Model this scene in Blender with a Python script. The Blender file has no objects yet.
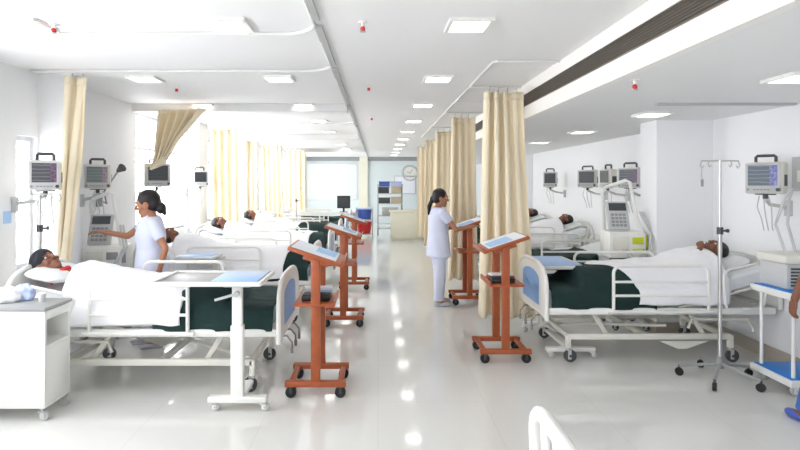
import bpy, bmesh, math, random
from mathutils import Vector, Matrix, noise
random.seed(7)
SC = bpy.context.scene
COL = SC.collection
PI = math.pi
V = Vector

# ------------------------------------------------------------------ materials
def s2l(c):
    return tuple(((v/255)/12.92 if v/255 <= 0.04045 else ((v/255+0.055)/1.055)**2.4) for v in c)
MATS = {}
def mat(name, rgb, rough=0.5, metal=0.0, var=0.06, scale=8.0, bump=0.0, emit=0.0, bscale=None, trans=0.0):
    m = bpy.data.materials.new(name); m.use_nodes = True
    nt = m.node_tree; N = nt.nodes; L = nt.links
    b = N['Principled BSDF']
    c = s2l(rgb)
    tc = N.new('ShaderNodeTexCoord')
    nz = N.new('ShaderNodeTexNoise'); nz.inputs['Scale'].default_value = scale; nz.inputs['Detail'].default_value = 3
    L.new(tc.outputs['Object'], nz.inputs['Vector'])
    mx = N.new('ShaderNodeMix'); mx.data_type = 'RGBA'
    mx.inputs['A'].default_value = tuple(v*(1-var) for v in c)+(1,)
    mx.inputs['B'].default_value = tuple(min(1, v*(1+var)) for v in c)+(1,)
    L.new(nz.outputs['Fac'], mx.inputs['Factor'])
    L.new(mx.outputs['Result'], b.inputs['Base Color'])
    b.inputs['Roughness'].default_value = rough
    b.inputs['Metallic'].default_value = metal
    if emit:
        b.inputs['Emission Color'].default_value = c+(1,)
        b.inputs['Emission Strength'].default_value = emit
    if bump:
        n2 = N.new('ShaderNodeTexNoise'); n2.inputs['Scale'].default_value = bscale or scale*6
        L.new(tc.outputs['Object'], n2.inputs['Vector'])
        bp = N.new('ShaderNodeBump'); bp.inputs['Strength'].default_value = bump; bp.inputs['Distance'].default_value = 0.01
        L.new(n2.outputs['Fac'], bp.inputs['Height']); L.new(bp.outputs['Normal'], b.inputs['Normal'])
    if trans:
        out = N['Material Output']
        tr = N.new('ShaderNodeBsdfTranslucent'); L.new(mx.outputs['Result'], tr.inputs['Color'])
        ms = N.new('ShaderNodeMixShader'); ms.inputs['Fac'].default_value = trans
        L.new(b.outputs['BSDF'], ms.inputs[1]); L.new(tr.outputs['BSDF'], ms.inputs[2])
        L.new(ms.outputs['Shader'], out.inputs['Surface'])
    MATS[name] = m
    return m

M = {}
M['wall'] = mat('wall_paint', (240,241,243), .6, var=.015, scale=2)
M['ceil'] = mat('ceiling_paint', (240,240,240), .7, var=.01, scale=1.5)
M['soffit'] = mat('soffit_paint', (246,244,240), .6, var=.01)
M['farwall'] = mat('far_wall_paint', (222,232,234), .5, var=.02, scale=1)
M['cream_paint'] = mat('cream_paint', (232,230,212), .5, var=.03)
M['base'] = mat('skirting_stone', (176,168,156), .35, var=.08, scale=5)
M['white'] = mat('white_enamel', (238,238,234), .35, var=.02)
M['ivory'] = mat('ivory_plastic', (226,224,214), .4, var=.03)
M['grey'] = mat('grey_plastic', (150,152,152), .45, var=.05)
M['lgrey'] = mat('light_grey_plastic', (196,198,198), .45, var=.04)
M['dgrey'] = mat('dark_grey_plastic', (70,72,74), .45, var=.08)
M['black'] = mat('black_rubber', (28,28,30), .55, var=.15)
M['steel'] = mat('brushed_steel', (200,198,196), .28, metal=.9, var=.05)
M['wood'] = mat('orange_brown_wood', (166,84,46), .38, var=.22, scale=14)
M['curtain'] = mat('cream_curtain', (253,241,214), .8, var=.02, scale=4, bump=.04, trans=.12)
M['sheet'] = mat('white_cotton', (244,244,247), .85, var=.02, bump=.12, bscale=18)
M['pillow'] = mat('pillow_cotton', (226,230,230), .85, var=.03, bump=.1, bscale=20)
M['green'] = mat('dark_green_wool', (16,46,44), .9, var=.25, scale=9, bump=.3, bscale=60)
M['mattress'] = mat('mattress_cover', (232,234,236), .5, var=.1)
M['blue'] = mat('light_blue_laminate', (150,190,238), .3, var=.05)
M['bluepanel'] = mat('blue_panel', (128,172,226), .4, var=.06)
M['strongblue'] = mat('blue_laminate', (38,128,214), .35, var=.06)
M['tray'] = mat('grey_tray', (138,138,138), .4, var=.05)
M['paper'] = mat('paper', (238,242,248), .7, var=.03)
M['bluepaper'] = mat('blue_paper', (170,204,240), .7, var=.08, scale=30)
M['uniform'] = mat('pale_lilac_uniform', (216,221,242), .8, var=.04, bump=.15, bscale=25)
M['shirt'] = mat('pale_blue_shirt', (205,218,238), .8, var=.05)
M['skin'] = mat('brown_skin', (176,122,92), .5, var=.08, scale=12)
M['skindark'] = mat('dark_brown_skin', (128,82,62), .5, var=.1, scale=12)
M['hair'] = mat('black_hair', (26,20,22), .5, var=.3, scale=40, bump=.3, bscale=90)
M['cap'] = mat('dark_cap', (34,36,44), .8, var=.2)
M['red'] = mat('red_cloth', (205,44,50), .8, var=.1)
M['redplastic'] = mat('red_plastic', (205,40,48), .4, var=.06)
M['gown'] = mat('light_blue_gown', (186,200,236), .85, var=.06)
M['jeans'] = mat('blue_trousers', (62,104,176), .85, var=.12)
M['shoe'] = mat('pale_shoe', (200,200,206), .6, var=.05)
M['lime'] = mat('lime_plastic', (206,214,40), .4, var=.06)
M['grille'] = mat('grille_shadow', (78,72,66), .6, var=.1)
M['slat'] = mat('grille_metal', (138,130,122), .45, metal=.3, var=.08)
M['track'] = mat('track_aluminium', (184,186,186), .45, var=.04)
M['track_pale'] = mat('track_white', (226,226,224), .5, var=.02)
M['beigebox'] = mat('beige_carton', (200,186,160), .7, var=.1)
M['bluebin'] = mat('blue_plastic', (70,98,186), .4, var=.08)
M['eye'] = mat('eye_white', (235,232,228), .3, var=.02)
M['lamp'] = mat('lamp_diffuser', (255,252,246), .5, emit=6.5, var=.0)
M['pane'] = mat('sunlit_pane', (249,250,253), .25, emit=6.0, var=.0)
M['wframe'] = mat('window_frame', (214,217,222), .4, var=.03)

def floor_mat():
    m = mat('floor_tile', (222,222,218), .075, var=.04, scale=.8)
    nt = m.node_tree; N = nt.nodes; L = nt.links; b = N['Principled BSDF']
    tc = [n for n in N if n.type == 'TEX_COORD'][0]; mx = [n for n in N if n.type == 'MIX'][0]
    br = N.new('ShaderNodeTexBrick'); br.offset = 0; br.inputs['Scale'].default_value = 1
    br.inputs['Brick Width'].default_value = .8; br.inputs['Row Height'].default_value = .8
    br.inputs['Mortar Size'].default_value = .003; br.inputs['Mortar Smooth'].default_value = .3
    L.new(tc.outputs['Object'], br.inputs['Vector'])
    m2 = N.new('ShaderNodeMix'); m2.data_type = 'RGBA'
    m2.inputs['B'].default_value = s2l((212,212,208))+(1,)
    L.new(mx.outputs['Result'], m2.inputs['A']); L.new(br.outputs['Fac'], m2.inputs['Factor'])
    L.new(m2.outputs['Result'], b.inputs['Base Color'])
    b.inputs['IOR'].default_value = 1.65
    return m
M['floor'] = floor_mat()

def screen_mat(name, seed, cols):
    """monitor screen: dark ground with waveform rows and a side block of readouts, lit"""
    m = bpy.data.materials.new(name); m.use_nodes = True
    nt = m.node_tree; N = nt.nodes; L = nt.links; b = N['Principled BSDF']
    tc = N.new('ShaderNodeTexCoord'); sp = N.new('ShaderNodeSeparateXYZ'); L.new(tc.outputs['Generated'], sp.inputs[0])
    w = N.new('ShaderNodeTexWave'); w.wave_type = 'BANDS'; w.bands_direction = 'Z'
    w.inputs['Scale'].default_value = 1.6; w.inputs['Distortion'].default_value = 2.4; w.inputs['Detail'].default_value = 3
    w.inputs['Phase Offset'].default_value = seed
    L.new(tc.outputs['Generated'], w.inputs['Vector'])
    r = N.new('ShaderNodeValToRGB'); e = r.color_ramp.elements
    e[0].position = .86; e[0].color = s2l(cols[0])+(1,); e[1].position = .97; e[1].color = s2l(cols[1])+(1,)
    L.new(w.outputs['Fac'], r.inputs['Fac'])
    gt = N.new('ShaderNodeMath'); gt.operation = 'GREATER_THAN'; gt.inputs[1].default_value = .74; L.new(sp.outputs['X'], gt.inputs[0])
    ch = N.new('ShaderNodeTexNoise'); ch.inputs['Scale'].default_value = 9; L.new(tc.outputs['Generated'], ch.inputs['Vector'])
    r2 = N.new('ShaderNodeValToRGB'); f = r2.color_ramp.elements
    f[0].position = .45; f[0].color = s2l(cols[2])+(1,); f[1].position = .62; f[1].color = s2l(cols[3])+(1,)
    L.new(ch.outputs['Fac'], r2.inputs['Fac'])
    mx = N.new('ShaderNodeMix'); mx.data_type = 'RGBA'
    L.new(gt.outputs[0], mx.inputs['Factor']); L.new(r.outputs['Color'], mx.inputs['A']); L.new(r2.outputs['Color'], mx.inputs['B'])
    b.inputs['Base Color'].default_value = (.01,.01,.012,1); b.inputs['Roughness'].default_value = .35
    L.new(mx.outputs['Result'], b.inputs['Emission Color']); b.inputs['Emission Strength'].default_value = .6
    return m
M['screenA'] = screen_mat('screen_grey_purple', 0, [(88,90,96),(140,146,150),(104,84,110),(150,112,146)])
M['screenB'] = screen_mat('screen_green_red', 2, [(82,98,94),(130,126,126),(116,100,108),(156,134,146)])
M['screenC'] = screen_mat('screen_blue', 4, [(74,90,92),(130,140,180),(92,94,160),(150,154,206)])
M['screenD'] = screen_mat('screen_dark', 1, [(52,56,58),(80,86,88),(52,54,58),(70,72,76)])

# ------------------------------------------------------------------ mesh collector
def frame_from_z(d):
    d = V(d).normalized()
    a = V((0,0,1)) if abs(d.z) < .95 else V((1,0,0))
    x = a.cross(d).normalized(); y = d.cross(x)
    return Matrix((x,y,d)).transposed()

class MB:
    def __init__(self): self.bm = bmesh.new(); self.mi = 0
    def _add(self, verts, faces):
        vs = [self.bm.verts.new(v) for v in verts]
        for f in faces:
            try:
                fc = self.bm.faces.new([vs[i] for i in f]); fc.material_index = self.mi
            except ValueError: pass
        return self
    def box(self, c, s, rot=None, bev=0.0):
        c = V(c); hx,hy,hz = s[0]/2,s[1]/2,s[2]/2
        b = min(bev, hx*.9, hy*.9, hz*.9)
        if b <= 0:
            P = [V((x,y,z)) for x in (-hx,hx) for y in (-hy,hy) for z in (-hz,hz)]
            F = [(0,1,3,2),(4,6,7,5),(0,4,5,1),(2,3,7,6),(0,2,6,4),(1,5,7,3)]
        else:
            t = bmesh.new(); bmesh.ops.create_cube(t, size=1)
            for v in t.verts: v.co = V((v.co.x*s[0], v.co.y*s[1], v.co.z*s[2]))
            bmesh.ops.bevel(t, geom=list(t.edges), offset=b, segments=2, affect='EDGES', profile=.5)
            t.verts.index_update(); P = [v.co.copy() for v in t.verts]; F = [[v.index for v in f.verts] for f in t.faces]; t.free()
        if rot is not None: P = [rot @ p for p in P]
        return self._add([c+p for p in P], F)
    def b2(self, x0,x1,y0,y1,z0,z1, bev=0.0):
        return self.box(((x0+x1)/2,(y0+y1)/2,(z0+z1)/2),(abs(x1-x0),abs(y1-y0),abs(z1-z0)),None,bev)
    def cyl(self, p, q, r, r2=None, n=14):
        p=V(p); q=V(q); r2 = r if r2 is None else r2
        R = frame_from_z(q-p); vs=[]
        for (o,rr) in ((p,r),(q,r2)):
            for i in range(n):
                a=2*PI*i/n; vs.append(o+R@V((math.cos(a)*rr,math.sin(a)*rr,0)))
        F=[(i,(i+1)%n,n+(i+1)%n,n+i) for i in range(n)]+[tuple(range(n-1,-1,-1)),tuple(range(n,2*n))]
        return self._add(vs,F)
    def tube(self, pts, r, n=10, closed=False):
        pts=[V(p) for p in pts]; k=len(pts); vs=[]; prev=None
        for i,p in enumerate(pts):
            a = pts[i-1] if (i>0 or closed) else p; b = pts[(i+1)%k] if (i<k-1 or closed) else p
            t=(b-a).normalized()
            if prev is None: x=frame_from_z(t).col[0].copy()
            else:
                x=prev-t*prev.dot(t); x = x.normalized() if x.length>1e-6 else frame_from_z(t).col[0].copy()
            prev=x; y=t.cross(x)
            for j in range(n):
                ang=2*PI*j/n; vs.append(p+(x*math.cos(ang)+y*math.sin(ang))*r)
        F=[]
        for i in range(k if closed else k-1):
            i2=(i+1)%k
            for j in range(n): F.append((i*n+j,i*n+(j+1)%n,i2*n+(j+1)%n,i2*n+j))
        if not closed: F += [tuple(range(n-1,-1,-1)), tuple(range((k-1)*n,k*n))]
        return self._add(vs,F)
    def ell(self, c, r, R=None, nu=16, nv=10):
        c=V(c); vs=[]; F=[]
        for j in range(nv+1):
            th=PI*j/nv
            for i in range(nu):
                a=2*PI*i/nu
                p=V((r[0]*math.sin(th)*math.cos(a), r[1]*math.sin(th)*math.sin(a), r[2]*math.cos(th)))
                vs.append(c+(R@p if R is not None else p))
        for j in range(nv):
            for i in range(nu): F.append((j*nu+i,(j+1)*nu+i,(j+1)*nu+(i+1)%nu,j*nu+(i+1)%nu))
        return self._add(vs,F)
    def cap(self, p, q, r, r2=None):
        p=V(p); q=V(q); r2=r if r2 is None else r2
        self.cyl(p,q,r,r2,12); self.ell(p,(r,r,r),None,12,8); self.ell(q,(r2,r2,r2),None,12,8); return self
    def chain(self, pr):
        for (a,b) in zip(pr[:-1],pr[1:]): self.cap(a[0],b[0],a[1],b[1])
        return self
    def loft(self, secs, n=24):
        """closed elliptical loft; secs = (centre, ax, ay): two half-axis vectors"""
        vs=[];k=len(secs)
        for (c,ax,ay) in secs:
            c=V(c);ax=V(ax);ay=V(ay)
            for i in range(n):
                a=2*PI*i/n; vs.append(c+ax*math.cos(a)+ay*math.sin(a))
        F=[(j*n+i,j*n+(i+1)%n,(j+1)*n+(i+1)%n,(j+1)*n+i) for j in range(k-1) for i in range(n)]
        F+=[tuple(range(n-1,-1,-1)),tuple(range((k-1)*n,k*n))]
        return self._add(vs,F)
    def prism(self, poly, y0, y1, f=None):
        """poly in (x,z), extruded along y; f maps (x,y,z)"""
        f = f or (lambda x,y,z:V((x,y,z))); n=len(poly)
        vs=[f(x,y0,z) for x,z in poly]+[f(x,y1,z) for x,z in poly]
        return self._add(vs,[tuple(range(n)),tuple(range(2*n-1,n-1,-1))]+[(i,n+i,n+(i+1)%n,(i+1)%n) for i in range(n)])
    def grid(self, fn, nu, nv):
        vs=[fn(i/nu,j/nv) for j in range(nv+1) for i in range(nu+1)]
        return self._add(vs,[(j*(nu+1)+i,j*(nu+1)+i+1,(j+1)*(nu+1)+i+1,(j+1)*(nu+1)+i) for j in range(nv) for i in range(nu)])
    def build(self, name, m, parent=None, ang=40, recalc=True):
        if recalc: bmesh.ops.recalc_face_normals(self.bm, faces=self.bm.faces)
        me=bpy.data.meshes.new(name); self.bm.to_mesh(me); self.bm.free()
        for mm in (m if isinstance(m,(list,tuple)) else [m]): me.materials.append(mm)
        for p in me.polygons: p.use_smooth=True
        me.set_sharp_from_angle(angle=math.radians(ang))
        o=bpy.data.objects.new(name,me); COL.objects.link(o)
        if parent: o.parent=parent
        return o
    def blob(self, name, m, parent=None, voxel=.008, smooth=6):
        """fuse everything into one continuous skin"""
        o=self.build(name,m,None)
        r=o.modifiers.new('r','REMESH'); r.mode='VOXEL'; r.voxel_size=voxel; r.use_smooth_shade=True
        s=o.modifiers.new('s','SMOOTH'); s.factor=.5; s.iterations=smooth
        dg=bpy.context.evaluated_depsgraph_get()
        me=bpy.data.meshes.new_from_object(o.evaluated_get(dg)); o.modifiers.clear()
        old=o.data; o.data=me; bpy.data.meshes.remove(old)
        if not me.materials: me.materials.append(m)
        for p in me.polygons: p.use_smooth=True
        if parent: o.parent=parent
        return o

def arc(c, r, a0, a1, n, plane='xz', y=0):
    out=[]
    for i in range(n+1):
        a=math.radians(a0+(a1-a0)*i/n); u=c[0]+r*math.cos(a); w=c[1]+r*math.sin(a)
        out.append((u,y,w) if plane=='xz' else ((y,u,w) if plane=='yz' else (u,w,y)))
    return out
def thing(name, label, cat, loc=(0,0,0), rz=0, group=None):
    o=bpy.data.objects.new(name,None); COL.objects.link(o); o.empty_display_size=.1
    o.location=loc; o.rotation_euler=(0,0,rz); return tag(o,label,cat,group)
def tag(o,label,cat,group=None):
    o['label']=label; o['category']=cat
    if group: o['group']=group
    return o
def struct(name, mb, m):
    o=mb.build(name,m); o['kind']='structure'; return o
CH = {}
def kids(o): return [c for c in bpy.data.objects if c.parent is o]
def dup(o, loc, rz=None, label=None, group=None):
    def cp(a,par):
        c=a.copy(); COL.objects.link(c); c.parent=par
        for k in kids(a): cp(k,c)
        return c
    r=cp(o,None); r.location=loc
    if rz is not None: r.rotation_euler=(0,0,rz)
    if label: r['label']=label
    if group: r['group']=group
    return r

# ------------------------------------------------------------------ room
HC=2.71; HR=2.34; XL=-3.3; XR=3.68; XS=1.577; YF=21.6; YB=-4.5
struct('floor', MB().b2(XL-.3,XR+.3,YB-.2,YF+.3,-.1,0), M['floor'])
cm=MB().b2(XL-.3,XS,YB-.2,YF+.3,HC,HC+.1)
struct('ceiling', cm, M['ceil'])
struct('ceiling.001', MB().b2(XS+.06,XR+.3,YB-.2,YF+.3,HR,HR+.1), M['ceil'])
sf=MB()   # bulkhead with the slot the grille sits in
sf.b2(XS,XS+.06,YB,YF,2.60,HC); sf.b2(XS,XS+.06,YB,YF,HR,2.47)
sf.b2(XS+.055,XS+.06,YB,YF,2.47,2.60)
struct('trim_1', sf, M['soffit'])
bm_=MB().b2(XL,-.42,7.1,7.45,HC-.1,HC).b2(XL,-.42,11.6,11.95,HC-.1,HC).b2(XL,-.42,16.4,16.75,HC-.1,HC)
struct('trim_2', bm_, M['ceil'])
struct('wall_far', MB().b2(XL-.3,XR+.3,YF,YF+.2,0,HC+.1), M['farwall'])
struct('wall_back', MB().b2(XL-.3,XR+.3,YB-.2,YB,0,HC+.1), M['wall'])
wr=MB().b2(XR,XR+.2,YB,YF,0,HC); wr.b2(3.06,XR,5.82,6.18,0,HR); wr.b2(3.3,XR,12.6,13.1,0,HR)
struct('wall_right', wr, M['wall'])
bb=MB().b2(XR-.018,XR,YB,5.802,0,.12).b2(3.042,3.06,5.82,6.18,0,.12).b2(3.042,XR-.018,5.802,5.82,0,.12).b2(XR-.018,XR,6.18,YF,0,.12)
struct('baseboard_right', bb, M['base'])
wins=[(-3.6,-1.6,.9,2.3),(-1.0,1.2,.9,2.3),(1.6,3.9,.9,2.3),(4.84,5.12,.85,2.09),(7.22,9.1,.9,2.62),(9.75,11.2,.9,2.5),(12.2,13.4,.9,2.5),(14.0,15.4,.9,2.5),(17.2,20.4,.9,2.5)]  # first three windows are out of view, added to light the near end
wl=MB(); y=YB
for (a,b,z0,z1) in wins:
    wl.b2(XL-.2,XL,y,a,0,HC); wl.b2(XL-.2,XL,a,b,0,z0); wl.b2(XL-.2,XL,a,b,z1,HC); y=b
wl.b2(XL-.2,XL,y,YF,0,HC)
wl.b2(XL,-2.99,5.15,5.31,0,HC); wl.b2(XL,-3.1,9.2,9.65,0,HC); wl.b2(XL,-3.1,13.5,13.9,0,HC)
struct('wall_left', wl, M['wall'])
for i,(a,b,z0,z1) in enumerate(wins):
    e=bpy.data.objects.new('window_%d'%(i+1),None); COL.objects.link(e); e['kind']='structure'; e.location=(XL-.1,(a+b)/2,z0)
    w=b-a;h=z1-z0; f=MB(); t=.045
    f.b2(-.06,.06,-w/2,-w/2+t,0,h); f.b2(-.06,.06,w/2-t,w/2,0,h); f.b2(-.06,.06,-w/2+t,w/2-t,0,t); f.b2(-.06,.06,-w/2+t,w/2-t,h-t,h)
    nm=max(1,round(w/.95)); edges=[-w/2+t+(w-2*t)*k/nm for k in range(nm+1)]
    for k in range(1,nm): f.b2(-.05,.05,edges[k]-.025,edges[k]+.025,t,h-t)
    if h>1.3: f.b2(-.05,.05,-w/2+t,w/2-t,h*.72-.02,h*.72+.02)
    f.build('window_frame',M['wframe'],e)
    MB().b2(-.012,.012,-w/2+t*.5,w/2-t*.5,t*.5,h-t*.5).build('pane',M['pane'],e)
    MB().b2(.06,.16,-w/2-.03,w/2+.03,-.03,0).build('window_sill',M['white'],e)

# far end of the ward
struct('trim_3', MB().b2(-.75,-.42,YF-.12,YF,0,HC), M['cream_paint'])
struct('trim_4', MB().b2(XL,XS,YF-.1,YF,HC-.16,HC), M['grey'])
t=thing('wall_panel','large pale blue wall panel at the far end, left of the cream pillar','panel',(-1.85,YF,.95))
MB().b2(-1.02,1.02,-.05,0,0,1.5,.01).build('panel_frame',M['white'],t); MB().b2(-.96,.96,-.06,-.05,.06,1.44).build('panel_face',M['farwall'],t)
t=thing('wall_clock','round pale wall clock high on the far wall','clock',(1.3,YF,2.05))
MB().tube([(.3*math.cos(a*PI/12),-.03,.3*math.sin(a*PI/12)) for a in range(24)],.035,8,True).build('rim',M['lgrey'],t)
MB().cyl((0,-.001,0),(0,-.03,0),.29,n=24).build('dial',M['white'],t)
MB().box((.05,-.036,.07),(.02,.008,.2),Matrix.Rotation(.6,3,'Y')).box((-.05,-.036,.03),(.02,.008,.15),Matrix.Rotation(-1.1,3,'Y')).build('hand',M['grey'],t)
t=thing('notice_board','pale notice board below the clock on the far wall','board',(1.1,YF,1.2))
MB().b2(-.45,.45,-.03,0,0,.75,.005).build('board_frame',M['lgrey'],t); MB().b2(-.41,.41,-.036,-.03,.04,.71).build('board_face',M['paper'],t)

# ------------------------------------------------------------------ ceiling fittings
g=thing('air_grille','long dark slotted air grille along the ceiling bulkhead','air grille',(XS,0,2.47))
MB().b2(.035,.052,YB+.1,20.5,.004,.126).build('grille_back',M['grille'],g)
for k in range(7):
    z=.012+k*.0172
    MB().box((.019,(YB+20.6)/2,z),(.026,20.6-YB-.2,.0035),Matrix.Rotation(.35,3,'Y')).build('slat',M['slat'],g)
fr=MB().b2(-.004,.03,YB+.1,20.5,.0,.006).b2(-.004,.03,YB+.1,20.5,.124,.13); fr.build('grille_frame',M['slat'],g)

ORD=['first','second','third','fourth','fifth','sixth','seventh','eighth','ninth','tenth','eleventh']
def make_light():
    t=thing('ceiling_light','x','ceiling light',(0,0,0))
    s=.118;f=MB(); o=.145
    for (a,b,c,d) in ((-o,o,-o,-s),(-o,o,s,o),(-o,-s,-s,s),(s,o,-s,s)): f.b2(a,b,c,d,-.022,0)
    f.build('light_frame',M['white'],t); MB().b2(-s,s,-s,s,-.016,-.004).build('diffuser',M['lamp'],t)
    return t
L0=make_light(); first=True
for (X,Z,n,where,dy) in ((.605,HC,10,'above the centre aisle',0),(-1.0,HC,9,'above the feet of the window-side beds',0),(-2.35,HC,3,'nearest the window wall',0),(2.72,HR,6,'in the lower right ceiling',-.1)):
    for k in range(n):
        lab='square recessed ceiling light %s, %s from the front'%(where,ORD[k])
        yy=3.53+1.82*k+dy
        if first: L0.location=(X,yy,Z); L0['label']=lab; L0['group']='recessed ceiling lights'; first=False
        else: dup(L0,(X,yy,Z),None,lab,'recessed ceiling lights')
def make_sprinkler():
    t=thing('fire_sprinkler','x','sprinkler',(0,0,0))
    MB().cyl((0,0,-.008),(0,0,0),.03).cyl((0,0,-.03),(0,0,-.008),.012).build('escutcheon',M['white'],t)
    MB().cyl((0,0,-.062),(0,0,-.03),.011).ell((0,0,-.046),(.017,.017,.02)).build('glass_bulb',M['redplastic'],t)
    MB().cyl((0,0,-.066),(0,0,-.062),.02,n=10).build('deflector',M['steel'],t)
    return t
S0=make_sprinkler()
sp=[(-.1,3.49,HC,'nearest one above the left edge of the aisle'),(-.1,5.73,HC,'second one above the left edge of the aisle'),(-.1,8.4,HC,'third one above the left edge of the aisle'),
    (-2.16,3.53,HC,'nearest the window wall, front one'),(-2.2,5.79,HC,'above the nurse by the windows'),(1.72,3.55,HR,'in the lower right ceiling just beside the bulkhead')]
for i,(x,y,z,l) in enumerate(sp):
    lab='small red ceiling sprinkler, '+l
    if i==0: S0.location=(x,y,z); S0['label']=lab; S0['group']='ceiling sprinklers'
    else: dup(S0,(x,y,z),None,lab,'ceiling sprinklers')

def track(name,pts,label,z,m,r=.016):
    mb=MB(); pts=[V((p[0],p[1],z-r)) for p in pts]
    mb.tube(pts,r,8); o=mb.build('curtain_track',m)
    # give it an origin in the middle of its run
    return tag(o,label,'curtain track','ceiling curtain tracks')
def corner(cx,cy,r,a0,a1): return [(cx+r*math.cos(math.radians(a0+(a1-a0)*i/8)),cy+r*math.sin(math.radians(a0+(a1-a0)*i/8))) for i in range(9)]
# window side: rounded U tracks, one per bay
bays=[(1.75,3.72),(3.85,4.95),(5.2,7.3),(7.5,9.3),(9.45,11.4)]
for i,(a,b) in enumerate(bays):
    pts=[(-.42,a+.05)]+corner(-.42-.25,b-.25,.25,0,90)+[(XL+.05,b)]
    track('t',pts,'pale curved ceiling curtain track over window-side bay, %s from the front'%ORD[i],HC,M['track_pale'],.013)
for i,(a,b) in enumerate([(2.0,3.4),(3.55,4.7),(4.85,7.0),(7.15,9.5),(9.7,13.5),(13.7,21.4)]):
    o=MB().b2(-.425,-.375,a,b,HC-.022,HC).build('ceiling_strip',M['track'])
    tag(o,'grey straight strip in the ceiling left of the aisle, %s length from the front'%ORD[i],'ceiling strip','grey ceiling strips')
for i,yy in enumerate((4.57,5.8,6.9,7.95,10.05)):
    nx=(4.57,5.8,6.9,7.95,10.05,12.1)[i+1]
    pts=[(XS-.01,yy),(1.03,yy),(1.0,yy+.03),(1.0,nx-.06)]
    track('t',pts,'pale angled ceiling curtain track right of the aisle, %s from the front'%ORD[i],HC,M['track_pale'],.011)
o=MB().b2(2.4,3.6,4.55,4.59,HR-.02,HR).build('curtain_track',M['track']); tag(o,'straight grey curtain track in the lower right ceiling','curtain track','ceiling curtain tracks')

# ------------------------------------------------------------------ curtains
def curtain(label, x0t,x1t,x0b,x1b,y,z0,z1,folds,amp,seed=0,ybulge=0):
    t=thing('privacy_curtain',label,'curtain',((x0b+x1b)/2,y,0),0,'cream privacy curtains')
    cx=(x0b+x1b)/2
    def fn(u,v):
        z=z0+(z1-z0)*v; e=v**.8
        a=x0b+(x0t-x0b)*e; b=x1b+(x1t-x1b)*e
        ph=u*folds*2*PI+seed+.5*math.sin(3*u+seed*2)
        x=a+(b-a)*u+.012*math.sin(2*ph); A=amp*(.8+.4*math.sin(5*u+seed))*(1-.25*v)
        yy=A*math.cos(ph)+.02*math.sin(v*4+u*5+seed)+.010*math.sin(v*11+7*u)
        return V((x-cx,yy,z))
    o=MB().grid(fn,int(folds*20),26).build('curtain_fabric',M['curtain'],t,180)
    s=o.modifiers.new('thick','SOLIDIFY'); s.thickness=.006
    def fh(u,v):
        p=fn(u,1-.035*(1-v)); q=p+V((0,-.008,0)); return q
    h=MB().grid(fh,int(folds*20),2).build('heading_tape',M['curtain'],t,180)
    s=h.modifiers.new('thick','SOLIDIFY'); s.thickness=.008
    for k in range(int(folds)):
        p=fn((k+.5)/folds,1)
        MB().tube([(p.x,p.y,z1-.01),(p.x,p.y,z1+.035),(p.x+.01,p.y,HC-.03)],.005,6).build('curtain_hook',M['track'],t)
    return t
curtain('cream curtain bunched right of the aisle, nearest and largest',1.13,1.565,1.08,1.71,5.72,.2,2.63,4.3,.06,.3)
curtain('cream curtain right of the aisle, second from the front, behind the standing nurse\'s lectern',1.1,1.45,1.05,1.5,7.95,.2,2.63,3.6,.06,1.2)
curtain('cream curtain right of the aisle, third from the front',1.1,1.5,1.05,1.55,10.1,.2,2.63,3.6,.06,2.2)
curtain('cream curtain right of the aisle, fourth from the front',1.1,1.5,1.05,1.5,12.2,.2,2.63,3.5,.06,3.1)
curtain('cream curtain right of the aisle, fifth from the front, deepest in the ward',1.07,1.5,1.05,1.5,14.3,.2,2.63,3.5,.06,4)
curtain('cream curtain on the window side, nearest, beside the white column',-2.93,-2.76,-3.08,-2.98,5.02,.5,2.65,2.2,.04,.7)
curtain('cream curtain on the window side, wide bunch behind the third bed',-2.98,-2.42,-2.95,-2.36,9.4,.3,2.6,4.6,.05,.2)
curtain('cream curtain on the window side, narrow one next beyond the wide bunch',-2.85,-2.62,-2.85,-2.6,11.4,.3,2.55,2.4,.06,1.5)
curtain('cream curtain on the window side, second from the far end',-2.98,-2.45,-2.9,-2.38,13.6,.3,2.6,4.4,.05,2.5)
curtain('cream curtain on the window side, farthest from the front',-2.78,-2.12,-2.74,-2.1,15.7,.3,2.6,4.4,.05,3.5)
# the curtain swept aside towards the window
t=thing('privacy_curtain','cream curtain swept up diagonally from the ceiling to the window-side monitor','curtain',(-2.6,6.85,0),0,'cream privacy curtains')
def sw(u,v):
    c=V((-2.55,0,2.6)).lerp(V((-2.84,0,1.88)),v**.95); w=.38*(1-v)**1.0+.24
    hd=V((1,0,.05)).lerp(V((.75,0,.5)),min(1,v*1.6)).normalized()
    p=c+hd*(u-.5)*w; ph=u*5*2*PI
    A=.06*(1-.3*v)
    return V((p.x+2.6,A*math.cos(ph)+.05*math.sin(v*PI)*(u-.5),p.z-.10*math.sin(v*PI)*(1-u)*.7))
o=MB().grid(sw,70,22).build('curtain_fabric',M['curtain'],t,180); s=o.modifiers.new('th','SOLIDIFY'); s.thickness=.006
def swt(u,v):
    a=2*PI*u; c=V((-2.84+2.6,0,1.90)); return c+V((.125*math.cos(a)*.8,.085*math.sin(a),.06*(v-.5)+.05*math.cos(a)))
o=MB().grid(swt,24,2).build('tie_band',M['curtain'],t,180); s=o.modifiers.new('th','SOLIDIFY'); s.thickness=.006
MB().tube([(-.34,0,1.87),(-.55,.15,1.86),(XL+2.601,.30,1.95)],.008,6).build('tie_cord',M['curtain'],t)

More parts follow.
